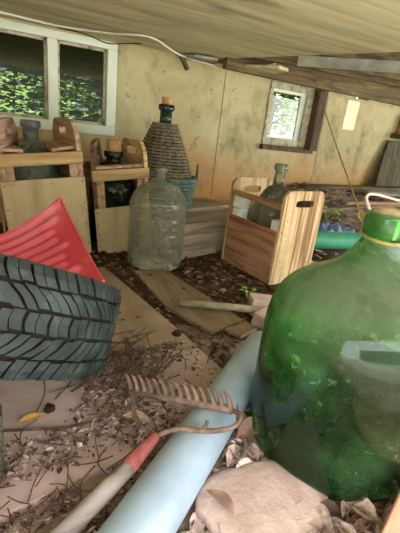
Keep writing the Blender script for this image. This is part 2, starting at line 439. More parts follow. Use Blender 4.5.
# small window with brown reveal
mb = MB()
def fr2(xa, xb, za, zb, th=.04, yy=WY-.012): mb.box(((xa+xb)/2, yy+th/2, (za+zb)/2), (xb-xa, th, zb-za))
fr2(1.795, 1.825, .60, 1.03); fr2(2.145, 2.205, .60, 1.03); fr2(1.825, 2.145, .60, .645); fr2(1.825, 2.145, .985, 1.03)
w2 = structure(mb.build('window_2', M['old_frame'], bevel=.004))
mb = MB(); fr2(2.10, 2.145, .645, .985, .02, WY+.01); fr2(1.825, 1.84, .645, .985, .02, WY+.01); fr2(1.84, 2.10, .645, .66, .02, WY+.01); fr2(1.84, 2.10, .965, .985, .02, WY+.01)
structure(mb.build('window_sash', M['win_frame'], w2))
structure(MB().box((1.98, WY+.02, .815), (.3, .004, .34)).build('window_pane', M['pane_clear'], w2))
mb = MB(); mb.box((2.247, WY-.035, .815), (.08, .07, .46)); mb.box((2.03, WY-.02, .578), (.50, .04, .035))
structure(mb.build('trim_3', M['brown_trim'], bevel=.004))

# ------------------------------------------------------------------ outside, seen through the panes
structure(MB().box((.3, 5.7, 1.22), (6.4, 6.1, .06)).build('ceiling_reflection_sheet', M['overhead']))  # added dark sheet standing for the ceiling reflected in the big window
structure(MB().box((5.1, 3.4, 1.42), (3.2, 1.5, .06)).build('ceiling_porch_side', M['overhead']))
def tree(x, y, h, r, n, label):
    t = empty('tree', (x, y, .17), label=label, cat='tree', group='trees in the garden behind the house')
    rnd = random.Random(int(x*100+y))
    mb = MB(); mb.tube([(0, 0, 0), (.05, 0, h*.4), (-.03, .05, h*.8)], [.09, .07, .03], 8)
    for k in range(6):
        a = rnd.uniform(0, 6.28); mb.tube([(.04, 0, h*(.25+.08*k)), (math.cos(a)*r*.7, math.sin(a)*r*.7, h*(.4+.09*k))], [.035, .01], 6)
    mb.build('trunk', M['bark'], t, True)
    mb = MB()
    cl = [(rnd.uniform(-r, r), rnd.uniform(-r, r), rnd.uniform(.12, 1)*h, rnd.uniform(.25, .5)) for _ in range(26)]
    for k in range(n):
        cx, cy, cz, cr = cl[k % len(cl)]
        d = Vector((rnd.gauss(0, 1), rnd.gauss(0, 1), rnd.gauss(0, .8))).normalized()*cr*rnd.uniform(.6, 1.05)
        p = Vector((cx, cy, cz))+d; s_ = rnd.uniform(.05, .11)
        q = Matrix.Rotation(rnd.uniform(0, 6.28), 3, 'Z') @ Matrix.Rotation(rnd.uniform(-1, 1), 3, 'X')
        vv = [mb.bm.verts.new(p+q @ Vector(v)*s_) for v in ((-1, 0, 0), (0, -.45, .1), (1, 0, 0), (0, .45, .1))]
        mb.bm.faces.new(vv)
    mb.build('foliage', M['leaf_g'], t)
    return t
tree(-1.0, 10.4, 2.6, 1.1, 3400, 'green bushy tree seen through the left pane of the big window')
tree(2.3, 10.3, 2.4, 1.1, 3400, 'green leafy tree seen through the right pane of the big window')
tree(5.4, 7.4, 2.6, 1.2, 4200, 'bright green tree seen through the small square window')
tree(8.3, 9.8, 3.2, 1.2, 3200, 'leafy tree further back behind the small square window')
def hedge(xa, xb, y, h, n, label, seed, big=1):
    t = empty('hedge', ((xa+xb)/2, y, .17), label=label, cat='hedge')
    rnd = random.Random(seed); mb = MB(); hw_ = (xb-xa)/2
    for k in range(n):
        p = Vector((rnd.uniform(-hw_, hw_), rnd.uniform(-.45, .45), h*rnd.random()**.8)); s_ = rnd.uniform(.06, .13)*big
        q = Matrix.Rotation(rnd.uniform(0, 6.28), 3, 'Z') @ Matrix.Rotation(rnd.uniform(-1, 1), 3, 'X')
        mb.bm.faces.new([mb.bm.verts.new(p+q @ Vector(v)*s_) for v in ((-1, 0, 0), (0, -.5, .1), (1, 0, 0), (0, .5, .1))])
    mb.build('foliage', M['leaf_g'], t)
    for k in range(9):
        x = -hw_+2*hw_*(k+.5)/9; MB().tube([(x, 0, 0), (x+rnd.uniform(-.2, .2), 0, h*.85)], [.04, .015], 6).build('stem', M['bark'], t, True)
hedge(-3.2, 4.4, 12.6, 2.3, 9000, 'tall dark green hedge behind the trees of the big window', 4)
hedge(-6.5, 8.5, -7.5, 2.9, 12000, 'leafy green hedge across the yard, mirrored in the big window', 8, 1.9)
if False: hedge(6.2, 13.5, 12.4, 2.6, 8000, 'tall green hedge far behind the small square window', 6)

# ------------------------------------------------------------------ bottles
def bottle(name, mat, loc, H, Rb, neck_r, body_h, shoulder_h, label=None, cat=None, ridges=(), rx=0, ry=0, lip=.018, parent=None, seg=64, dome=False):
    prof = [(Rb*.30, .018), (Rb*.6, .008), (Rb*.84, 0), (Rb*.93, .008), (Rb*.985, .03), (Rb, .06)]
    n = 24
    for i in range(1, n):
        z = .06+(body_h-.06)*i/n; r = Rb
        for rz_ in ridges: r -= .006*math.exp(-((z-rz_)/.007)**2)
        prof.append((r, z))
    m = 16; nh = H-body_h-shoulder_h
    for i in range(m+1):
        t = i/m; s_ = t*PI/2
        r = neck_r+(Rb-neck_r)*(math.cos(s_)**.85 if t < 1 else 0)*(1-.18*math.sin(PI*t)) if t < 1 else neck_r
        if dome: prof.append((neck_r+(Rb-neck_r)*math.cos(s_)**.9, body_h+shoulder_h*math.sin(s_)**1.15)); continue
        prof.append((r, body_h+shoulder_h*(1-(1-t)**1.35)))
    top = H-lip*1.6
    prof += [(neck_r*.97, top-.004), (neck_r*1.28, top), (neck_r*1.32, top+lip*.5), (neck_r*1.28, H-.003), (neck_r*1.15, H), (neck_r*.85, H), (neck_r*.8, H-.02), (neck_r*.8, H-.05)]
    o = MB().lathe(prof, seg).build(name, mat, parent, True)
    o.location = loc; o.rotation_euler = (rx, ry, 0)
    if label: tag(o, label, cat)
    return o

# big green demijohn in the foreground
jug = empty('demijohn', (.68, .49, .0), label='huge dusty bottle-green glass demijohn standing on leaves at the right', cat='demijohn')
pts = [(.05, .02), (.12, .012), (.165, 0), (.178, .006), (.188, .025), (.193, .06), (.195, .12), (.196, .20), (.196, .28), (.193, .318), (.186, .348), (.172, .376), (.148, .401), (.116, .421), (.087, .438), (.067, .456),
       (.053, .475), (.044, .493), (.0385, .506), (.0365, .512)]
prof = [(p.x, p.y) for p in spline([(a, b, 0) for a, b in pts], 4)] + [(.040, .514), (.042, .520), (.0415, .549), (.0405, .558), (.037, .562), (.033, .561), (.031, .553), (.030, .513)]
MB().lathe(prof, 96).build('glass_body', M['jug'], jug, True)
MB().lathe([(.05, .026), (.12, .018), (.162, .006), (.176, .012), (.185, .03), (.190, .06), (.192, .12), (.193, .205)], 96, (0, 0, 0), True, True).build('lower_fill', M['lower_fill'], jug, False)  # dark tinted body inside the glass, darkens the lower part of the jug
MB().lathe([(.0285, 0), (.030, .02), (.027, .026), (.015, .030)], 24, (0, 0, .540), True, True).build('stopper', M['stopper_cork'], jug, True)

# wicker demijohn
wk = empty('wicker_demijohn', (.87, 2.14, .205), label='corked dark green demijohn in a woven wicker jacket on the timber block', cat='demijohn')
bottle('glass_body', M['dark_glass'], (0, 0, 0.01), .545, .165, .034, .16, .27, parent=wk, seg=48)
MB().lathe([(.024, 0), (.030, .06), (.029, .066)], 24, (0, 0, .525), True, True).build('cork_stopper', M['cork'], wk, True)
def weave(name, mat, rfun, z0, z1, dz, par, ns=30, amp=.004, rr=.0042):
    mb = MB(); k = 0; z = z0
    while z < z1:
        pts = []
        for i in range(ns*4):
            a = 2*PI*i/(ns*4); r = rfun(z)+amp*math.cos(ns*a/1.0*1+(PI if k % 2 else 0))
            pts.append((r*math.cos(a), r*math.sin(a), z))
        mb.tube(pts, rr, 5, False, True); z += dz; k += 1
    for i in range(ns):
        a = 2*PI*(i+.5)/ns
        mb.tube([(rfun(z0+(z1-z0)*t/8)*math.cos(a), rfun(z0+(z1-z0)*t/8)*math.sin(a), z0+(z1-z0)*t/8) for t in range(9)], .004, 5)
    return mb.build(name, mat, par, True)
def cone_r(z): t = (z-.15)/.31; return .178-(.178-.06)*max(0, t)**1.25
weave('woven_cover', M['wicker'], cone_r, .155, .455, .0165, wk, 17, .005, .0068)
MB().lathe([(cone_r(.15+.3*t/12)-.008, .15+.3*t/12) for t in range(13)], 48, cap0=False).build('cover_lining', M['wicker'], wk, True)
def bask_r(z): return .180+.022*smoothstep(z/.17)
bk = weave('basket', M['wicker_blue'], bask_r, .008, .168, .0195, wk, 19, .006, .0082)
MB().lathe([(.05, .004), (.15, .004), (.172, .01), (.192, .165)], 48).build('basket_lining', M['wicker_blue'], bk, True)
mb = MB(); mb.tube([(.203*math.cos(a), .203*math.sin(a), .175) for a in [2*PI*i/60 for i in range(60)]], .009, 8, False, True); mb.build('basket_rim', M['wicker_blue'], bk, True)
for a in (-25, 155):
    c, s_ = math.cos(R(a)), math.sin(R(a)); pts = []
    for t in range(13):
        th = PI*t/12; off = .045*math.cos(th)
        pts.append((.207*c-off*s_, .207*s_+off*c, .165+.085*math.sin(th)))
    MB().tube(pts, .008, 8).build('basket_handle', M['wicker'], bk, True)

# clear carboy
cb = empty('carboy', (.69, 1.70, 0), label='clear ribbed glass carboy standing on the soil in front of the timber block', cat='carboy')
bottle('glass_body', M['clear'], (0, 0, 0), .475, .135, .02, .30, .11, dome=True, ridges=(.12, .19, .26), parent=cb, lip=.012)
mb = MB(); mb.tube([(.033*math.cos(a)+.012, .033+.015, .452) for a in [2*PI*i/24 for i in range(24)]], .004, 6, False, True)
tag(mb.build('neck_ring', M['red_plastic'], cb, True), 'red plastic ring round the neck')

# ------------------------------------------------------------------ pine crates by the window
def pine_crate(loc, rz, ry, wd, dp, top, label, side_m, side_m2, lid, panel_top=.37, inl=.12, inr=.03):
    c = empty('demijohn_crate', loc, rz, 0, ry, label, 'crate')
    hw, hd = wd/2, dp/2
    out = [(-hd, .0), (hd, .0), (hd, top-.10)]
    for k in range(1, 7):
        a = R(15*k); out.append((hd-.07+.07*math.cos(a), top-.10+.10*math.sin(a)))
    for k in range(0, 6):
        a = R(90+15*k); out.append((-hd+.07+.07*math.cos(a), top-.10+.10*math.sin(a)))
    out.append((-hd, top-.10))
    for sx, m in ((-1, side_m), (1, side_m2)):
        p = MB().holed([(y+hd, z) for y, z in out], (hd, top-.055), .05, .02, -.011, .011).build('side_panel', m, c, bevel=.003)
        p.location = (sx*(hw-.0), -hd, 0); p.rotation_euler = (0, 0, -math.atan2(inl, dp) if sx < 0 else math.atan2(inr, dp))
    slz = top-.155
    for sy in (-1, 1):
        MB().box((0, sy*(hd+.008), slz), (wd+.024, .018, .052), jit=.001).build('slat', M['crate_slat'], c, bevel=.003)
        f = MB().box((0, sy*(hd+.008), panel_top/2), (wd+.024, .012, panel_top), jit=.001).build('lower_panel', M['crate_panel'], c, bevel=.002)
        if sy < 0:
            for sx in (-1, 1):
                for k in range(4):
                    n = MB().lathe([(.0032, 0), (.0032, .0022)], 8, (0, 0, 0), True, True).build('nail', M['black_cable'], f)
                    n.location = (sx*hw, -(hd+.014), .05+k*(panel_top-.07)/3); n.rotation_euler = (PI/2, 0, 0)
    for sx in (-1, 1):
        for sy in (-1, 1):
            MB().box((sx*(hw-.03), sy*(hd-.012), slz/2), (.038, .02, slz)).build('corner_post', M['crate_side'], c, bevel=.002)
    MB().box((0, 0, .012), (wd-.03, dp-.03, .018)).build('crate_floor', M['crate_dark'], c)
    if lid:
        for sx, w_ in ((-1, .085), (1, .10)):
            MB().box((sx*(hw-.013-w_/2), 0, slz+.036), (w_, dp-.03, .014), Matrix.Rotation(sx*R(-6), 3, 'Y')).build('top_board', M['crate_side'], c, bevel=.002)
    else:
        for sy in (-1, 1):
            MB().box((0, sy*(hd-.035), slz+.034), (wd-.03, .05, .014)).build('top_board', M['crate_side'], c, bevel=.002)
    return c
c1 = pine_crate((.225, 2.00, .012), R(4), R(-6), .325, .33, .61, 'pale pine crate at the far left with two handle boards and the grey bottle inside', M['crate_side'], M['crate_side'], True)
c2 = pine_crate((.60, 2.06, .0), R(3), R(-6), .27, .28, .56, 'pine crate with a dark left side, second from the left, holding the stoppered bottle', M['crate_dark'], M['crate_pale'], False, .245)
b1 = bottle('demijohn', M['grey_glass'], (.165, 2.0, .03), .58, .125, .033, .33, .17, 'dusty grey glass demijohn inside the far left pine crate', 'demijohn', seg=48)
b2 = empty('demijohn', (.565, 2.06, .015), label='dark glass demijohn with a fat orange stopper inside the second pine crate', cat='demijohn')
bottle('glass_body', M['dark_glass'], (0, 0, 0), .485, .12, .038, .30, .13, parent=b2, seg=48)
mb = MB(); mb.lathe([(.030, 0), (.036, .008), (.037, .03), (.034, .034), (.037, .038), (.037, .06), (.03, .066)], 24, (0, 0, .475), True, True)
mb.build('stopper', M['cork'], b2, True)

# ------------------------------------------------------------------ plywood crate on the right (local +x runs back, -y is the open front)
pc = empty('handled_crate', (1.25, 1.545, 0), R(-83), label='plywood crate with slot handles and one boldly striped side', cat='crate')
# local frame: x = along front (towards camera), y = depth (towards the right back)
hw, hd, T = .185, .135, .45
out = [(-hd, 0), (hd, 0), (hd, T-.04)]
for k in range(1, 6): a = R(18*k); out.append((hd-.04+.04*math.cos(a), T-.04+.04*math.sin(a)))
for k in range(0, 5): a = R(90+18*k); out.append((-hd+.04+.04*math.cos(a), T-.04+.04*math.sin(a)))
out.append((-hd, T-.04))
MB().holed(out, (.0, T-.06), .062, .016, hw-.008, hw+.008).build('side_panel', M['fir_ply'], pc, bevel=.002)
MB().holed(out, (.0, T-.06), .062, .016, -hw-.008, -hw+.008).build('side_panel', M['fir_ply'], pc, bevel=.002)
MB().box((0, -hd+.006, .13), (2*hw-.016, .014, .26)).build('front_panel', M['red_ply'], pc, bevel=.002)
MB().box((0, -hd+.008, .375), (2*hw-.016, .018, .028)).build('front_rail', M['red_ply'], pc, bevel=.002)
MB().box((0, hd-.006, .17), (2*hw-.016, .014, .34)).build('back_panel', M['red_ply'], pc, bevel=.002)
MB().box((0, 0, .01), (2*hw-.02, 2*hd-.03, .016)).build('crate_floor', M['red_ply'], pc)
gbt = bottle('demijohn', M['cider'], (1.255, 1.55, .02), .525, .108, .026, .29, .13, 'glass demijohn packed with foam inside the handled plywood crate', 'demijohn', seg=48)
for k, (lx, ly, lz, a, sx, lb) in enumerate(((-.145, -.09, .33, 12, .065, 'white foam packing block at the left of the plywood crate, upper'),
        (-.145, -.09, .265, -4, .06, 'white foam packing block at the left of the plywood crate, lower'),
        (.14, -.09, .27, 8, .055, 'white foam packing block in the near corner of the plywood crate'))):
    p = pc.matrix_basis @ Vector((0, 0, 0)); m = Matrix.Translation(pc.location) @ Matrix.Rotation(R(-83), 4, 'Z')
    q = m @ Vector((lx, ly, lz))
    o = MB().box((0, 0, 0), (sx, .06, .062), jit=.003).build('foam_block', M['foam'], bevel=.006); o.location = q; o.rotation_euler = (0, 0, R(-83+a))
    tag(o, lb, 'foam block', 'foam packing in the plywood crate')

# ------------------------------------------------------------------ timber blocks
def block(name, ctr, size, rz, m, label, cat, z=None):
    o = MB().box((0, 0, size[2]/2), size, jit=.004).build(name, m, bevel=.006)
    o.location = (ctr[0], ctr[1], z if z is not None else 0); o.rotation_euler = (0, 0, R(rz)); return tag(o, label, cat)
block('timber_block', (1.12, 1.935, 0), (.66, .24, .19), 17, M['beam'], 'rough grey timber block on the soil behind the clear carboy', 'timber')
block('timber_block', (1.03, 2.20, 0), (.70, .26, .20), 17, M['beam'], 'rear grey timber block carrying the wicker demijohn against the wall', 'timber')

# ------------------------------------------------------------------ boards on the ground
def slab(name, poly, z0, z1, m, label, cat='board', jit=.0):
    cx = sum(p[0] for p in poly)/len(poly); cy = sum(p[1] for p in poly)/len(poly)
    o = MB().prism([(x-cx, y-cy) for x, y in poly], 0, z1-z0).build(name, m, bevel=.002)
    o.location = (cx, cy, z0); return tag(o, label, cat)
slab('plywood_board', [(.43, 1.66), (.548, .93), (-.12, .98), (-.25, 1.45)], .0, .02, M['board'], 'flat dusty plywood board lying in front of the crates, widest piece')
slab('plywood_board', [(.548, .922), (.572, .755), (.36, .62), (-.25, .50), (-.35, .972), (-.12, .972)], -.005, .016, M['board_near'], 'near plywood board under the rake and the twigs, strewn with debris')
slab('plank', [(.55, 1.60), (.70, 1.59), (.80, 1.05), (.64, 1.0), (.56, 1.22)], .002, .016, M['board_old'], 'short worn plank running away beneath the loose pole towards the clear carboy')
slab('wood_scrap', [(.69, 1.0), (.80, 1.03), (.81, .97), (.72, .94)], .008, .022, M['board_old'], 'small worn splinter of board beside the loose pole', 'wood scrap')
pk = MB().box((0, 0, 0), (.75, .14, .045)).build('plank', M['pink_board'], bevel=.003)
d = Vector((.928, .372, 0)); nn = Vector((-.372, .928, 0))
pk.location = Vector((.66, .303, .085))-nn*.086+d*.06; pk.rotation_euler = (R(4), 0, math.atan2(.372, .928)); tag(pk, 'bare pinkish plank at the bottom right corner in front of the green demijohn', 'board')
o = MB().box((0, 0, .024), (.16, .09, .05)).build('brick', M['terracotta'], bevel=.006); o.location = (.86, .275, .0); o.rotation_euler = (0, 0, .4); tag(o, 'brick under the pinkish plank at the bottom right corner', 'brick')
# loose pole
MBp = MB().tube([(0, 0, 0), (.17, -.083, .002), (.36, -.180, .0)], [.0155, .0145, .0145], 12)
o = MBp.build('pole', M['stick'], None, True); o.location = (.605, 1.20, .036); tag(o, 'pale round wooden pole lying across the mulch', 'pole')
# pinkish bricks
block('stone', (.885, 1.01, 0), (.10, .075, .055), 20, M['stone'], 'small pinkish broken brick by the end of the loose pole', 'stone')
block('stone', (.93, 1.10, 0), (.12, .07, .07), -25, M['stone'], 'tall pinkish stone lump tucked behind the green demijohn', 'stone')
# big foreground stone
def rock(name, loc, sx, sy, sz, m, label, seed=0):
    bm = bmesh.new(); bmesh.ops.create_icosphere(bm, subdivisions=4, radius=1)
    for v in bm.verts:
        n = noise.noise(v.co*1.2+Vector((seed, 0, 0)))*.25+noise.noise(v.co*4+Vector((seed, 0, 0)))*.06
        v.co *= 1+n; v.co.z = max(v.co.z, -.4)
        if v.co.z > .45: v.co.z = .45+(v.co.z-.45)*.35
        v.co.x *= sx; v.co.y *= sy; v.co.z *= sz
    mb = MB(); mb.bm.free(); mb.bm = bm
    o = mb.build(name, m, None, True); o.location = loc; return tag(o, label, 'stone')
rock('stone', (.43, .395, .004), .135, .095, .05, M['stone'], 'broad flat pinkish stone at the bottom edge between pipe and demijohn', 3)

# ------------------------------------------------------------------ pipes
def pipe(name, a, b, r, m, label):
    a, b = Vector(a), Vector(b); L = (b-a).length
    prof = [(r, 0), (r, L), (r-.004, L), (r-.004, 0), (r, 0)]
    mb = MB(); mb.lathe(prof, 48, cap0=False)
    o = mb.build(name, m, None, True); q = (b-a).to_track_quat('Z', 'Y'); o.rotation_euler = q.to_euler(); o.location = a
    e = o.modifiers.new('edge', 'EDGE_SPLIT'); e.split_angle = R(50)
    return tag(o, label, 'pipe')
pipe('drain_pipe', (-.02, .259, .05), (.72, .826, .05), .052, M['pvc'], 'thick pale blue-grey plastic pipe running diagonally across the foreground')
pipe('drain_pipe', (1.50, 1.72, .10), (2.60, 1.14, .215), .05, M['green_pvc'], 'green plastic pipe lying across the back behind the green demijohn')

# ------------------------------------------------------------------ tyre
def tyre():
    n = Vector((math.sin(.36), .436, 1)).normalized()
    t = empty('tire', (-.051, .925, .240), label='dusty black car tire leaning at the left edge with its tread facing out', cat='tire')
    t.rotation_euler = n.to_track_quat('Z', 'Y').to_euler()
    Rr, W = .308, .20; h = W/2
    prof = [(.19, -h*.72), (.20, -h*.9), (.23, -h*1.0), (.27, -h*1.02), (Rr-.018, -h*.96), (Rr-.004, -h*.84), (Rr, -h*.5), (Rr+.002, 0), (Rr, h*.5), (Rr-.004, h*.84),
            (Rr-.018, h*.96), (.27, h*1.02), (.23, h*1.0), (.20, h*.9), (.19, h*.72), (.186, h*.6), (.20, h*.5), (.26, h*.55), (Rr-.02, h*.3), (Rr-.02, -h*.3), (.26, -h*.55), (.20, -h*.5), (.186, -h*.6), (.19, -h*.72)]
    MB().lathe(prof, 96, cap0=False).build('tire_body', M['rubber_dark'], t, True)
    mb = MB(); N = 44
    rows = [(-.099, -.066, 0, .25), (-.060, -.024, .35, 1.15), (-.018, .018, 1.25, 1.25), (.024, .060, 1.15, .35), (.066, .099, .25, 0)]
    rj = random.Random(5)
    def P(a, z, up):
        base = Rr-.002 if abs(z) < .067 else (Rr-.003 if abs(z) < .09 else Rr-.014)
        return Vector(((base+up)*math.cos(a), (base+up)*math.sin(a), z))
    def blk(a00, a01, a10, a11, z0, z1, kink):
        lo, hi = -.008, .011; zm = (z0+z1)/2
        mid0 = (a00+a10)/2+kink; mid1 = (a01+a11)/2+kink
        v = [mb.bm.verts.new(P(a, z, u)) for u in (lo, hi) for (a, z) in ((a00, z0), (a01, z0), (mid1, zm), (a11, z1), (a10, z1), (mid0, zm))]
        mb.bm.faces.new(v[0:6][::-1]); mb.bm.faces.new((v[6], v[7], v[8], v[11])); mb.bm.faces.new((v[11], v[8], v[9], v[10]))
        for i in range(6): mb.bm.faces.new((v[i], v[(i+1) % 6], v[6+(i+1) % 6], v[6+i]))
    for ri, (z0, z1, s0, s1) in enumerate(rows):
        for k in range(N):
            for lo_, hi_ in ((.14, .52), (.56, 1.0)):       # every block is split by a sipe
                zz0, zz1 = z0+rj.uniform(-.0025, .0025), z1+rj.uniform(-.0025, .0025)
                blk((k+lo_+s0)*2*PI/N, (k+hi_+s0)*2*PI/N, (k+lo_+s1)*2*PI/N, (k+hi_+s1)*2*PI/N, zz0, zz1, .012*(1 if ri % 2 else -1))
    mb.build('tread', M['rubber'], t)
    mb = MB()
    for s_ in (-1, 1):
        mb.tube([((Rr-.028)*math.cos(2*PI*i/72), (Rr-.028)*math.sin(2*PI*i/72), s_*h*1.0) for i in range(72)], .004, 6, False, True)
    mb.build('sidewall_ring', M['rubber'], t, True)
tyre()
# jar at the left edge that props the tyre
bottle('demijohn', M['cider'], (-.165, .645, .0), .27, .155, .03, .15, .08, 'greenish clear glass demijohn just showing at the left edge below the tire', 'demijohn', seg=64)

# ------------------------------------------------------------------ red snow shovel
def shovel():
    A, B = Vector((.232, 1.555, .335)), Vector((.30, 1.141, .162))
    C, D = Vector((-.13, 1.47, .175)), Vector((-.17, 1.16, .09))
    ctr = (A+B+C+D)/4
    s_ = empty('snow_shovel', ctr, label='red ribbed plastic snow shovel blade resting behind the tire', cat='shovel')
    nrm = (B-A).cross(C-A).normalized()
    if nrm.z < 0: nrm = -nrm
    def surf(u, v):     # u: from lip (0) to handle end (1); v: across
        p = (A.lerp(C, u)).lerp(B.lerp(D, u), v)
        off = -.05*math.sin(PI*min(1, u*1.0))*.8-.02*math.sin(PI*v)
        edge = .022*(max(0, 1-v/.07)**2+max(0, 1-(1-v)/.07)**2)
        rib = 0
        if .05 < u < .99 and .05 < v < .97:
            k = (v-.05)/.92*9; f = k-int(k); ln = smoothstep((u-.07-.08*abs(math.sin(int(k)*2.1)))/.06)
            rib = .017*ln*max(0, math.sin(PI*f))**2.2
        return p-ctr+nrm*(off+edge+rib)
    mb = MB(); mb.grid(surf, 60, 84)
    mb.build('blade', M['red_plastic'], s_, True, solid=.004)
    mb = MB(); mb.tube([surf(0, i/24) for i in range(25)], .005, 8); mb.tube([surf(i/24, 0) for i in range(25)], .006, 8)
    mb.tube([surf(i/24, 1) for i in range(25)], .006, 8)
    mb.build('rim', M['red_plastic'], s_, True)
    e = surf(1, .5); dr = (surf(1, .5)-surf(.6, .5)).normalized()
    MB().tube([e-dr*.05+nrm*.01, e+dr*.1+nrm*.01, e+dr*.75+nrm*.01], [.02, .016, .016], 12).build('shaft', M['stick'], s_, True)
shovel()

# ------------------------------------------------------------------ bow rake
def rake():
    L, Rr = Vector((.262, .731, .065)), Vector((.418, .533, .125)); S = Vector((.255, .552, .09))
    o0 = Vector((.187, .508, .08))
    r = empty('bow_rake', o0, label='rusty bow rake with red ferrule and grey wooden handle lying over the pale pipe', cat='rake')
    def V(*p): return Vector(p)-o0
    MB().tube([L-o0, (L+Rr)/2-o0+Vector((0, 0, .002)), Rr-o0], [.0095, .010, .0095], 8).build('head_bar', M['iron'], r, True)
    ax = (Rr-L).normalized(); n = 14
    fwd = Vector((-.10, .16, .98)).normalized()
    for k in range(n):
        p = L.lerp(Rr, (k+.15)/(n-.7))-o0
        ln = .043
        pts = spline([p, p+fwd*ln*.45+ax*-.002, p+fwd*ln*.85+ax*-.008, p+fwd*ln*1.02+ax*-.015], 3)
        rad = [.0068-.0050*(i/(len(pts)-1))**1.4 for i in range(len(pts))]
        MB().tube(pts, rad, 7).build('tine', M['iron'], r, True)
    MB().tube(spline([Rr-o0, V(.425, .512, .128), V(.410, .496, .125), V(.385, .494, .12), V(.339, .504, .12), V(.295, .54, .108), S-o0], 6), .0052, 8).build('bow', M['iron'], r, True)
    MB().tube(spline([L-o0, V(.262, .712, .060), V(.252, .68, .062), V(.244, .63, .07), V(.244, .59, .082), S-o0], 6), .0052, 8).build('bow', M['iron'], r, True)
    MB().tube(spline([V(.335, .507, .12), V(.345, .513, .124), V(.352, .520, .126)], 4), .004, 8).build('bow_spur', M['iron'], r, True)
    hd = (o0-S).normalized(); e = Vector((.067, .444, .062))
    MB().tube([S-o0+Vector((.004, .003, 0)), S-o0, Vector((0, 0, 0))], [.007, .011, .0155], 16).build('ferrule', M['red_paint'], r, True)
    d2 = (e-o0).normalized()
    MB().tube([Vector((0, 0, 0))-d2*.004, d2*.05, d2*.5, d2*.9], [.0142, .0165, .017, .017], 16).build('wooden_handle', M['handle'], r, True)
rake()

# ------------------------------------------------------------------ cables, cord, ceiling bits
zc = 1.058
pts = [(-.30, 2.26, zc), (.076, 2.305, zc), (.345, 2.338, zc), (.571, 2.237, zc), (.741, 2.114, zc), (.97, 2.326, zc-.01), (1.111, 2.421, zc-.01), (1.346, 2.44, 1.04), (1.493, 2.329, 1.05), (1.511, 2.092, 1.06)]
tag(MB().tube(spline(pts, 8), .0055, 8).build('cable', M['cable'], None, True), 'thin white cable running along the ceiling above the windows', 'cable')
pts = [(.345, 2.40, 1.062), (.50, 2.42, 1.058), (.60, 2.40, 1.035), (.70, 2.38, 1.05), (.78, 2.36, 1.062)]
tag(MB().tube(spline(pts, 8), .003, 6).build('cable', M['black_cable'], None, True), 'short dark cable sagging beneath the white one over the big window', 'cable')
slab('ceiling_scrap', [(1.30, 2.46), (1.52, 2.06), (1.62, 2.10), (1.66, 2.46)], 1.035, 1.055, M['ceil'], 'splintered pale board end hanging below the joists near the small window', 'board')
slab('ceiling_scrap', [(1.05, 2.47), (1.10, 2.33), (1.24, 2.30), (1.20, 2.48)], 1.046, 1.062, M['whiteboard'], 'small whitish board piece at the ceiling edge above the wicker demijohn', 'board')
o = MB().beam((1.06, 2.44, 1.055), (1.11, 2.44, .985), .03, .02).build('bracket', M['dark_board'], bevel=.002); tag(o, 'small dark wooden bracket under the ceiling left of the small window', 'bracket')
# jute cord from the joists to the green demijohn
top = Vector((2.02, 2.30, 1.06)); nk = Vector((.655, .52, .531))
pts = [top.lerp(nk, i/16)+Vector((0, 0, -.012*math.sin(PI*i/16))) for i in range(17)]
mb = MB(); mb.tube(pts, .0022, 6)
for k, zz in enumerate((.510, .5125)):
    mb.tube([(.68+.0395*math.cos(2*PI*i/24), .49+.0395*math.sin(2*PI*i/24), zz+.003*math.sin(2*PI*i/24)) for i in range(24)], .0022, 6, False, True)
mb.tube(spline([(.655, .52, .531), (.645, .53, .545), (.652, .535, .556), (.662, .53, .54), (.652, .521, .512)], 5), .002, 6)
tag(mb.build('jute_cord', M['rope'], None, True), 'thin jute cord stretched from the ceiling to the neck of the green demijohn', 'cord')
pts = [(.66, .49, .566), (.675, .53, .59), (.70, .56, .600), (.75, .56, .590), (.80, .52, .572), (.80, .46, .566), (.74, .44, .568)]
pts = [(.655, .515, .560), (.672, .545, .580), (.70, .55, .586), (.74, .52, .580), (.79, .46, .567), (.80, .42, .565)]
tag(MB().tube(spline(pts, 6), .0028, 8).build('wire', M['cable'], None, True), 'loop of white wire sticking out above the neck of the green demijohn', 'wire')

# ------------------------------------------------------------------ junk at the back right
def junk(name, a, b, wd, th, m, label, cat='board'):
    a, b = Vector(a), Vector(b); c = (a+b)/2
    o = MB().beam(a-c, b-c, wd, th).build(name, m, bevel=.002); o.location = c; return tag(o, label, cat)
def g(x, y, d=0): return (x, y, gz(x, y)+d)
junk('lath', (2.09, 1.84, .300), (2.42, 1.66, .345), .035, .016, M['pink_board'], 'narrow pale lath lying on the rubble behind the demijohn neck', 'lath')
junk('plank', g(1.75, 2.26, .04), g(2.75, 2.10, .04), .10, .03, M['dark_board'], 'dark damp plank lying on the rubble along the back wall')
junk('plank', g(1.85, 2.05, .03), g(2.65, 1.72, .045), .07, .025, M['beam'], 'grey plank in the rubble in front of the dark damp plank')
junk('plank', (2.45, 2.02, .355), (3.1, 1.75, .37), .14, .02, M['whiteboard'], 'whitish board lying on the rubble at the far right')
junk('plank', g(2.15, 2.36, .03), g(3.4, 2.30, .04), .09, .04, M['joist'], 'brown timber offcut lying at the foot of the back wall')
junk('stick', g(1.62, 1.92, .02), g(2.2, 2.15, .05), .018, .014, M['twig'], 'dark stick poking up between the rubble planks', 'stick')
junk('stick', g(1.75, 1.98, .05), g(2.35, 1.92, .03), .016, .014, M['stick'], 'pale stick lying across the rubble planks', 'stick')
slab('leaning_board', [(0, 0)]*3, 0, 1, M['dark_board'], 'x', 'board') if False else None
mb = MB(); mb.prism([(-.20, 0), (.26, 0), (.26, .46), (-.09, .44), (-.14, .30)], 0, .02, Matrix.Rotation(R(82), 4, 'X'))
o = mb.build('board', M['dark_board'], bevel=.003); o.location = (3.22, 2.41, .30); tag(o, 'dark board leaning against the back wall at the far right', 'board')
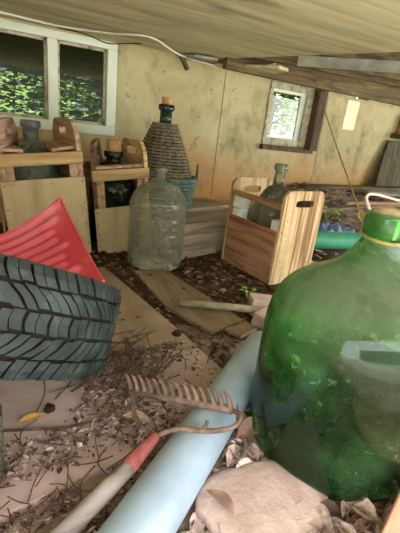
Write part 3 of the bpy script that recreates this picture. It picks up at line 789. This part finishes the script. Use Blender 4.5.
mb = MB(); mb.box((0, 0, .07), (.16, .06, .15), jit=.003)
o = mb.build('brick', M['terracotta'], bevel=.008); o.location = (3.31, 2.455, .80); tag(o, 'terracotta brick set high in the back wall at the far right', 'brick')
# wall cleat that carries the terracotta brick
o = MB().box((0, 0, 0), (.3, .1, .04)).build('ledge', M['brown_trim'], bevel=.003); o.location = (3.33, 2.45, .78); tag(o, 'narrow wooden ledge on the wall below the terracotta brick', 'ledge')
def crumple(name, loc, sx, sy, sz, m, label, cat, seed, rz=0):
    mb = MB()
    mb.grid(lambda u, v: ((u-.5)*sx, (v-.5)*sy, sz*(.5+noise.noise(Vector((u*5+seed, v*4, seed)))+.5*noise.noise(Vector((u*13, v*11, seed))))*(math.sin(PI*u)*math.sin(PI*v))**.4), 40, 30)
    o = mb.build(name, m, None, True, solid=.002); o.location = loc; o.rotation_euler = (0, 0, R(rz)); return tag(o, label, cat)
crumple('plastic_bag', g(1.93, 1.74, .01), .26, .16, .07, M['blue_bag'], 'crumpled blue plastic bag lying behind the green pipe', 'plastic bag', 2, -28)
crumple('plastic_bag', g(1.72, 1.95, .01), .26, .2, .09, M['grey_glass'], 'crumpled grey clear plastic sheet beside the blue bag', 'plastic sheet', 5, -10)

def sprout(loc, label, n=4, s_=.03, seed=1):
    rnd = random.Random(seed); e = empty('seedling', loc, label=label, cat='seedling')
    mb = MB(); lf = MB()
    for k in range(n):
        a = 2*PI*k/n+rnd.uniform(-.4, .4); top = Vector((math.cos(a)*s_*.8, math.sin(a)*s_*.8, s_*rnd.uniform(1, 1.8)))
        mb.tube([(0, 0, 0), top*.5+Vector((0, 0, s_*.2)), top], .0012, 5)
        m = Matrix.Rotation(a, 3, 'Z') @ Matrix.Rotation(rnd.uniform(-.3, .3), 3, 'Y')
        c = [lf.bm.verts.new(top+m @ Vector(v)*s_) for v in ((0, 0, 0), (.35, -.32, .06), (.75, -.25, .04), (1, 0, -.08), (.75, .25, .04), (.35, .32, .06))]
        lf.bm.faces.new(c)
    mb.build('stem', M['sprout'], e, True); lf.build('leaves', M['sprout'], e, False, solid=.0008)
sprout(g(1.93, 1.83, .04), 'bright green seedling growing in the rubble beside the blue bag', 6, .05, 3)
sprout(g(.95, 1.24, .0), 'small green seedling in the mulch by the end of the loose pole', 5, .028, 5)

# ------------------------------------------------------------------ litter
def leafmesh(mb, p, s_, yaw, tilt, curl, asp=.5):
    m = Matrix.Rotation(yaw, 3, 'Z') @ Matrix.Rotation(tilt, 3, 'X')
    W = [0, .8, 1, .7, 0.05]
    rows = []
    for i, w_ in enumerate(W):
        x = (i/4-.5)*2
        rows.append([mb.bm.verts.new(p+m @ (Vector((x, y*w_*asp, curl*(y*y*w_)+.25*curl*x*x)))*s_) for y in (-1, 0, 1)])
    for a, b in zip(rows, rows[1:]):
        for j in (0, 1): mb.bm.faces.new((a[j], a[j+1], b[j+1], b[j]))
def top_z(x, y):
    z = gz(x, y)
    # boards
    if y > .93 and -.25 < x < .56-.17*(y-.9)-.0: z = max(z, .02)
    elif .6 < y <= .93 and x < .57: z = max(z, .016)
    return z
def litter(name, n, region, mat, smin, smax, label, seed, chips=.4, dz=0):
    rnd = random.Random(seed); mb = MB(); c = 0; tries = 0
    while c < n and tries < n*20:
        tries += 1
        x = rnd.uniform(region[0], region[1]); y = rnd.uniform(region[2], region[3])
        dens = region[4](x, y)
        if rnd.random() > dens: continue
        c += 1; s_ = rnd.uniform(smin, smax); z = top_z(x, y)+rnd.uniform(0, .012)+dz
        if rnd.random() < chips:
            q = Matrix.Rotation(rnd.uniform(0, 6.28), 3, 'Z') @ Matrix.Rotation(rnd.uniform(-.4, .4), 3, 'Y')
            mb.box((x, y, z+.003), (s_*rnd.uniform(.8, 2.2), s_*rnd.uniform(.2, .6), s_*.22), q, s_*.08)
        else:
            leafmesh(mb, Vector((x, y, z+s_*.2)), s_*1.2, rnd.uniform(0, 6.28), rnd.uniform(-.6, .6), rnd.uniform(-.5, .9), rnd.uniform(.3, .65))
    o = mb.build(name, mat); tag(o, label, 'litter', kind='stuff'); return o
def nopipe(x, y): return abs((x+.02)*.608-(y-.259)*.794) > .058
def nojug(x, y): return (x-.67)**2+(y-.5)**2 > .17**2
def dens1(x, y):    # foreground left, over the near board
    if not nopipe(x, y) or not nojug(x, y): return 0
    v = .62+.9*noise.noise(Vector((x*6, y*6, 2)))
    if y > .84 or (x < .16 and y > .70): v = (v-.6)*1.2
    if x > .36 and y > .62 and y < .93: v *= .45
    return max(0, min(1, v))
litter('leaf_litter', 7000, (-.35, .62, .3, .96, dens1), M['litter'], .002, .008, 'dry brown crumbs and leaf bits strewn over the near board', 1)
litter('leaf_litter', 750, (.18, .95, .24, .62, lambda x, y: (1 if nopipe(x, y) and nojug(x, y) and (x*.608-(y-.259)*.794) > .0 else 0)), M['litter_pale'], .008, .030, 'pale pinkish dead leaves packed around the flat stone and demijohn foot', 2, .15)
def dens3(x, y):
    if x < .56-.17*(y-.9) and y < 1.66: return .03
    if .56 < x < .79 and 1.0 < y < 1.6 and x < 1.02-.2*y+.05: return .38
    if not nojug(x, y) or not nopipe(x, y): return 0
    if (x-.705)**2+(y-1.70)**2 < .13**2: return 0
    if abs((x-1.36))<.22 and abs(y-1.545)<.21: return 0
    return 1
litter('mulch', 2600, (.35, 1.75, .8, 1.95, dens3), M['litter_dark'], .006, .017, 'damp dark brown mulch between the boards and the timber block', 3, .45)
litter('rubble_litter', 1500, (1.5, 3.6, 1.2, 2.48, lambda x, y: 1 if x+.5*y > 2.3 else 0), M['litter_pale'], .008, .03, 'pale and dark crumbs and sticks over the raised ground at the back right', 4, .5)
# twig heap left of the rake head
rnd = random.Random(12); mb = MB()
for k in range(95):
    cx, cy = rnd.gauss(.28, .075), rnd.gauss(.87, .07)
    a = rnd.gauss(.95, .55); L_ = rnd.uniform(.03, .09); z = .02+rnd.uniform(.002, .03)
    d_ = Vector((math.cos(a), math.sin(a), rnd.uniform(-.12, .12)))*L_; bend = Vector((-d_.y, d_.x, 0))*rnd.uniform(-.25, .25)
    c_ = Vector((cx, cy, z)); mb.tube(spline([c_-d_, c_+bend, c_+d_], 4), .0017, 5)
tag(mb.build('twig_heap', M['twig'], None, True), 'heap of thin dark twigs on the board between tire and rake', 'twigs', kind='stuff')
rnd = random.Random(22); mb = MB()
for k in range(70):
    cx, cy = rnd.uniform(-.05, .32), rnd.uniform(.42, .72)
    if not nopipe(cx, cy): continue
    a = rnd.uniform(0, 3.14); L_ = rnd.uniform(.015, .05); z = .02+rnd.uniform(.0, .015)
    d_ = Vector((math.cos(a), math.sin(a), rnd.uniform(-.1, .1)))*L_; bend = Vector((-d_.y, d_.x, 0))*rnd.uniform(-.5, .5)
    c_ = Vector((cx, cy, z)); mb.tube(spline([c_-d_, c_+bend, c_+d_], 4), .0013, 5)
tag(mb.build('twig_scatter', M['twig'], None, True), 'scatter of fine broken twigs beside the rake handle', 'twigs', kind='stuff')
tag(MB().tube(spline([(-.02, .743, .024), (.048, .719, .028), (.129, .702, .026), (.211, .716, .026), (.267, .76, .03), (.30, .82, .032)], 8), .0032, 7).build('vine', M['twig'], None, True), 'long bent dark vine stem lying across the near board', 'vine')
tag(MB().tube(spline([(.10, 1.0, .028), (.22, .955, .026), (.36, .945, .026), (.47, .93, .026)], 8), .002, 7).build('vine', M['twig'], None, True), 'straight thin vine along the joint between the two plywood boards', 'vine')
def leaf(loc, s_, yaw, tilt, curl, m, label):
    mb = MB(); leafmesh(mb, Vector((0, 0, 0)), s_, yaw, tilt, curl, .5)
    o = mb.build('dead_leaf', m, None, True, solid=.0008, sub=2); o.location = loc; tag(o, label, 'leaf')
leaf((.045, .755, .026), .028, .2, .1, .2, M['ochre_leaf'], 'ochre dead leaf on the near board below the tire')
leaf((.459, .585, .05), .05, 1.2, .9, .7, M['dry_leaf'], 'curled brown dead leaf standing against the foot of the green demijohn')
leaf((.485, .55, .03), .045, .3, .4, .8, M['dry_leaf'], 'crinkled brown dead leaf lying between the pipe and the demijohn')
leaf((.33, .41, .035), .035, 1.9, .4, .6, M['dry_leaf'], 'pale folded dead leaf beside the flat stone, near the pipe')
leaf((.26, .67, .03), .035, -.6, .2, .5, M['dry_leaf'], 'brown dead leaf on the board between rake ferrule and rake head')
leaf((.19, .36, .03), .03, .6, .2, .5, M['dry_leaf'], 'small dead leaf beside the pipe at the bottom edge') if False else None
rock('nut', (.509, 1.009, .026), .014, .014, .014, M['nut'], 'dark round nut on the edge of the widest plywood board', 8)['category'] = 'nut'
rock('nut', (.085, .78, .024), .012, .012, .012, M['nut'], 'dark round nut beside the ochre leaf on the near board', 9)['category'] = 'nut'
